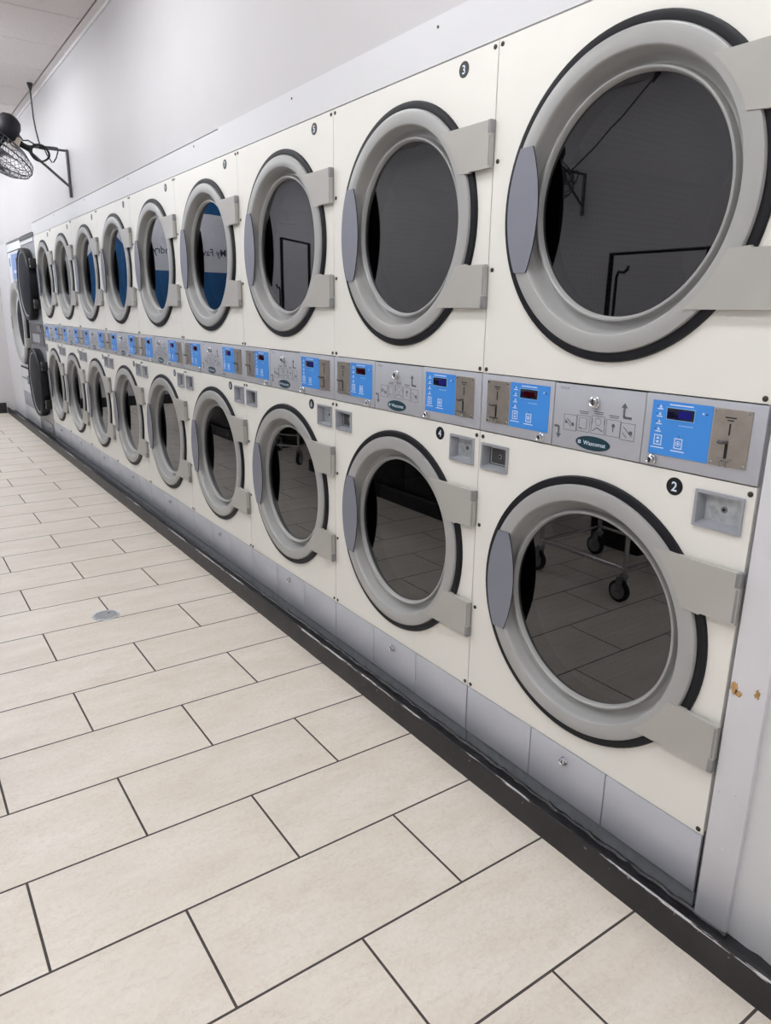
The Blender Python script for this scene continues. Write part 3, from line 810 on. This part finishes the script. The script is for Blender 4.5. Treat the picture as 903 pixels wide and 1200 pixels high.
    c.tube([(-.175, 5.51, 2.485), (-.16, 5.48, 2.475), (-.14, 5.478, 2.42), (-.112, 5.478, 2.375), (-.10, 5.478, 2.38), (-.08, 5.478, 2.41), (-.06, 5.48, 2.465), (-.062, 5.49, 2.482), (-.09, 5.495, 2.484), (-.17, 5.495, 2.480)], .0045, M['cord'], 7)
    c.tube([(-.17, 5.49, 2.482), (-.22, 5.48, 2.485), (-.26, 5.475, 2.505), tuple(C + A * .175 + side * .12 - Vector((0, .02, 0))), tuple(C + A * .20 + side * .075)], .0055, M['cord'], 8)
    c.tube([(-.145, 5.495, 2.47), (-.19, 5.492, 2.474)], .0145, M['cord'], 10)
    c.build('power_cord', r, org=(-.175, 5.51, 2.485))
    return r
fan = build_fan('black wire-cage fan on a wall bracket above the cream dryers, tilted down', 'wall fans')
fan2 = copy_tree(fan); fan2.location = (XO, 3.72, 2.148); fan2.rotation_euler = (0, 0, PI)
fan2['label'] = 'black wire-cage fan on the opposite wall, mirrored in the upper glass of the nearest dryer'

# ------------------------------------------------------------------ across the aisle (seen mirrored in the door glass)
def build_cart():
    base = Vector((-1.62, 1.56, 0))
    r = thing('laundry_cart', base, 'x', 'laundry cart', 'laundry carts with hanging bars')
    X0, X1, Y0, Y1 = -1.86, -1.38, 1.30, 1.84
    f = MB()
    for (a, b) in ((X0, Y0), (X1, Y0), (X0, Y1), (X1, Y1)): f.tube([(a, b, .12), (a, b, .82)], .0115, M['chrome'], 10)
    for z in (.17, .82):
        f.tube([(X0, Y0, z), (X1, Y0, z), (X1, Y1, z), (X0, Y1, z)], .010, M['chrome'], 8, closed=True)
    f.build('frame', r, org=base)
    w = MB()
    for i in range(14):
        yy = Y0 + (Y1 - Y0) * i / 13; w.tube([(X0, yy, .80), (X0 + .03, yy, .38), (X1 - .03, yy, .38), (X1, yy, .80)], .0022, M['chrome'], 5)
    for i in range(12):
        xx = X0 + (X1 - X0) * i / 11; w.tube([(xx, Y0, .80), (xx, Y0 + .03, .38), (xx, Y1 - .03, .38), (xx, Y1, .80)], .0022, M['chrome'], 5)
    w.build('basket', r, org=base)
    h = MB(); xm = X0 + .12
    h.tube([(xm, Y0, .80), (xm, Y0, 1.645), (xm, Y1 + .0, 1.645), (xm, Y1, .80)], .014, M['fanblack'], 10)
    h.build('hanging_bar', r, org=base)
    k = MB(); yk = 1.64
    k.tube([(xm + .2, yk, .80), (xm + .2, yk, 1.52), (xm + .2, yk - .01, 1.545), (xm + .2, yk - .04, 1.54), (xm + .2, yk - .06, 1.555), (xm + .2, yk - .062, 1.57)], .007, M['fanblack'], 8)
    k.build('hook_pole', r, org=base)
    for (a, b) in ((X0, Y0), (X1, Y0), (X0, Y1), (X1, Y1)):
        c = MB(); c.rev([(.0, -.014), (.045, -.014), (.055, -.009), (.055, .009), (.045, .014), (0, .014)], b + .02, .055, M['rubber'], 24, org=(a, b + .02, .055))
        c.box(a - .02, a - .016, b - .005, b + .03, .05, .13, M['knuckle']); c.box(a + .016, a + .02, b - .005, b + .03, .05, .13, M['knuckle']); c.rev([(0, .128), (.022, .128), (.022, .14), (0, .14)], 0, 0, M['knuckle'], 16, axis=(0, 0, 1), org=(a, b, 0))
        c.rev([(0, -.0155), (.040, -.0150), (.040, .0150), (0, .0155)], b + .02, .055, M['cup'], 20, org=(a, b + .02, .055))
        c.build('caster', r, org=(a, b, .06))
    return r
cart = build_cart(); cart['label'] = 'chrome laundry cart with black hanging bar, mirrored in the lower glass of the nearest dryer'
cart2 = copy_tree(cart); cart2.location = (-1.62, 5.29, 0); cart2['label'] = 'chrome laundry cart with hanging bar, mirrored in the dryers numbered 5 and 6'
cart2.rotation_euler = (0, 0, .94)
for c in cart2.children:
    if c.name.startswith('hanging_bar'): c.scale.z = 1.17

def build_washer():
    y0, y1 = 2.66, 3.34; x0, x1 = -2.62, -1.55; yc = (y0 + y1) / 2; zc = .62
    base = Vector((-2.1, yc, 0))
    r = thing('front_load_washer', base, 'charcoal front-load washer in the row across the aisle, mirrored in the lower dryer glass', 'washer', 'charcoal washers across the aisle')
    MB().box(x0, x1, y0 + .003, y1 - .003, .10, 1.13, M['washer'], .008, 2).build('cabinet', r, org=base)
    MB().box(x0, x1 + .03, y0, y1, 0, .10, M['curb'], .004, 1).build('plinth', r, org=base)
    A = Vector((1, 0, 0)); d = MB()
    d.rev([(.25, x1 - .002), (.25, x1 + .03), (.24, x1 + .04), (.20, x1 + .04), (.185, x1 + .02)], yc, zc, M['cup'], 40)
    o = d.build('door', r, org=(x1, yc, zc))
    MB().rev([(.19, x1 + .018), (.12, x1 + .028), (0, x1 + .034)], yc, zc, M['smokedface'], 40).build('door_glass', o, org=(x1, yc, zc))
    MB().box(x1 + .036, x1 + .06, yc - .25, yc - .19, zc - .06, zc + .06, M['handle'], .006, 2).build('handle', o, org=(x1, yc - .22, zc))
    k = MB(); k.box(x1 - .001, x1 + .006, y0 + .04, y1 - .04, .95, 1.08, M['darksteel'], .002, 1); k.box(x1 + .005, x1 + .008, yc - .1, yc + .1, .99, 1.04, M['screen'], .001, 1)
    k.build('control_panel', r, org=(x1, yc, 1.01))
    return r
w0 = build_washer()
for yy in (3.68, 4.36, 6.10, 6.78, 7.46):
    w = copy_tree(w0); w.location = (-2.1, yy, 0)

# black bin behind the cart
t = thing('waste_bin', (-2.2, 1.86, 0), 'black square waste bin behind the laundry cart, mirrored in the nearest lower glass', 'bin')
b = MB(); V = [(-2.2 + sx * q, 1.86 + sy * q, z) for (q, z) in ((.17, 0), (.20, .62), (.185, .62), (.16, .02)) for (sx, sy) in ((-1, -1), (1, -1), (1, 1), (-1, 1))]
F = [(3, 2, 1, 0), (12, 13, 14, 15)]
for k in range(3):
    for i in range(4): F.append((k * 4 + i, k * 4 + (i + 1) % 4, k * 4 + 4 + (i + 1) % 4, k * 4 + 4 + i))
b.add(V, F, M['black']); b.build('body', t, org=(-2.2, 1.86, 0))
MB().box(-2.415, -1.985, 1.645, 2.075, .62, .66, M['rubber'], .01, 2).box(-2.28, -2.12, 1.80, 1.92, .66, .70, M['rubber'], .012, 2).build('lid', t, org=(-2.2, 1.86, .62))

# painted sign on the end wall, read backwards in the dryer glass
sg = thing('wall_sign', (-2.1, YF, 1.36), 'blue and white wall sign reading My Favorite Laundry, mirrored in the upper dryer glass', 'sign')
yb_ = YF - .02
MB().box(-3.2, -.95, yb_, YF - .001, 1.30, 2.85, M['bluesign'], .003, 1).build('board', sg, org=(-2.1, YF, 1.36))
V = []
n = 40
top = [(-3.2 + 2.25 * i / n, 2.62 + .03 * math.sin(i / n * 6)) for i in range(n + 1)]
bot = [(-3.2 + 2.25 * i / n, 1.86 + (.50 * max(0, (i / n - .64) / .18) if i / n < .82 else .50 - .45 * (i / n - .82) / .18) if i / n > .64 else 1.86) for i in range(n + 1)]
wb = MB(); VV = []; FF = []
for a, b in zip(top, bot): VV += [(a[0], yb_ - .0015, a[1]), (b[0], yb_ - .0015, b[1])]
for i in range(n): FF.append((2 * i, 2 * i + 1, 2 * i + 3, 2 * i + 2))
wb.add(VV, FF, M['whitesign']); wb.build('white_band', sg, org=(-2.1, YF, 1.36), smooth=0)
MB().text('My Favorite Laundry', -2.435, 2.135, yb_ - .0016, .10, M['navyink'], .001, .006, face='-Y', width=1.075).build('lettering', sg, org=(-2.1, YF, 1.36), smooth=0)

# ------------------------------------------------------------------ camera
C = Vector((-1.3614, -0.6933, 1.3499)); yaw, pitch, roll, f = 0.6082, -0.2742, 0.0137, 836.9
fw = Vector((math.sin(yaw) * math.cos(pitch), math.cos(yaw) * math.cos(pitch), math.sin(pitch)))
rt = Vector((math.cos(yaw), -math.sin(yaw), 0)); upv = rt.cross(fw)
r2 = rt * math.cos(roll) + upv * math.sin(roll); u2 = -rt * math.sin(roll) + upv * math.cos(roll)
cam = bpy.data.cameras.new('camera'); co = bpy.data.objects.new('camera', cam); COL.objects.link(co)
mw = Matrix((r2, u2, -fw)).transposed().to_4x4(); mw.translation = C; co.matrix_world = mw
cam.sensor_fit = 'HORIZONTAL'; cam.sensor_width = 36.0; cam.lens = f / 903.0 * 36.0; cam.clip_start = 0.02; cam.clip_end = 60
sc.camera = co

# ------------------------------------------------------------------ light and view
wd = bpy.data.worlds.new('world'); sc.world = wd; wd.use_nodes = True
wd.node_tree.nodes['Background'].inputs[0].default_value = (0.8, 0.88, 1.0, 1); wd.node_tree.nodes['Background'].inputs[1].default_value = 0.3
vs = sc.view_settings; vs.view_transform = 'Standard'; vs.look = 'None'; vs.gamma = 1.0; vs.exposure = 0.0; vs.use_curve_mapping = False
cy = sc.cycles
cy.use_denoising = True; cy.max_bounces = 10; cy.diffuse_bounces = 5; cy.glossy_bounces = 4; cy.transparent_max_bounces = 12
cy.sample_clamp_indirect = 6.0; cy.caustics_reflective = False; cy.caustics_refractive = False
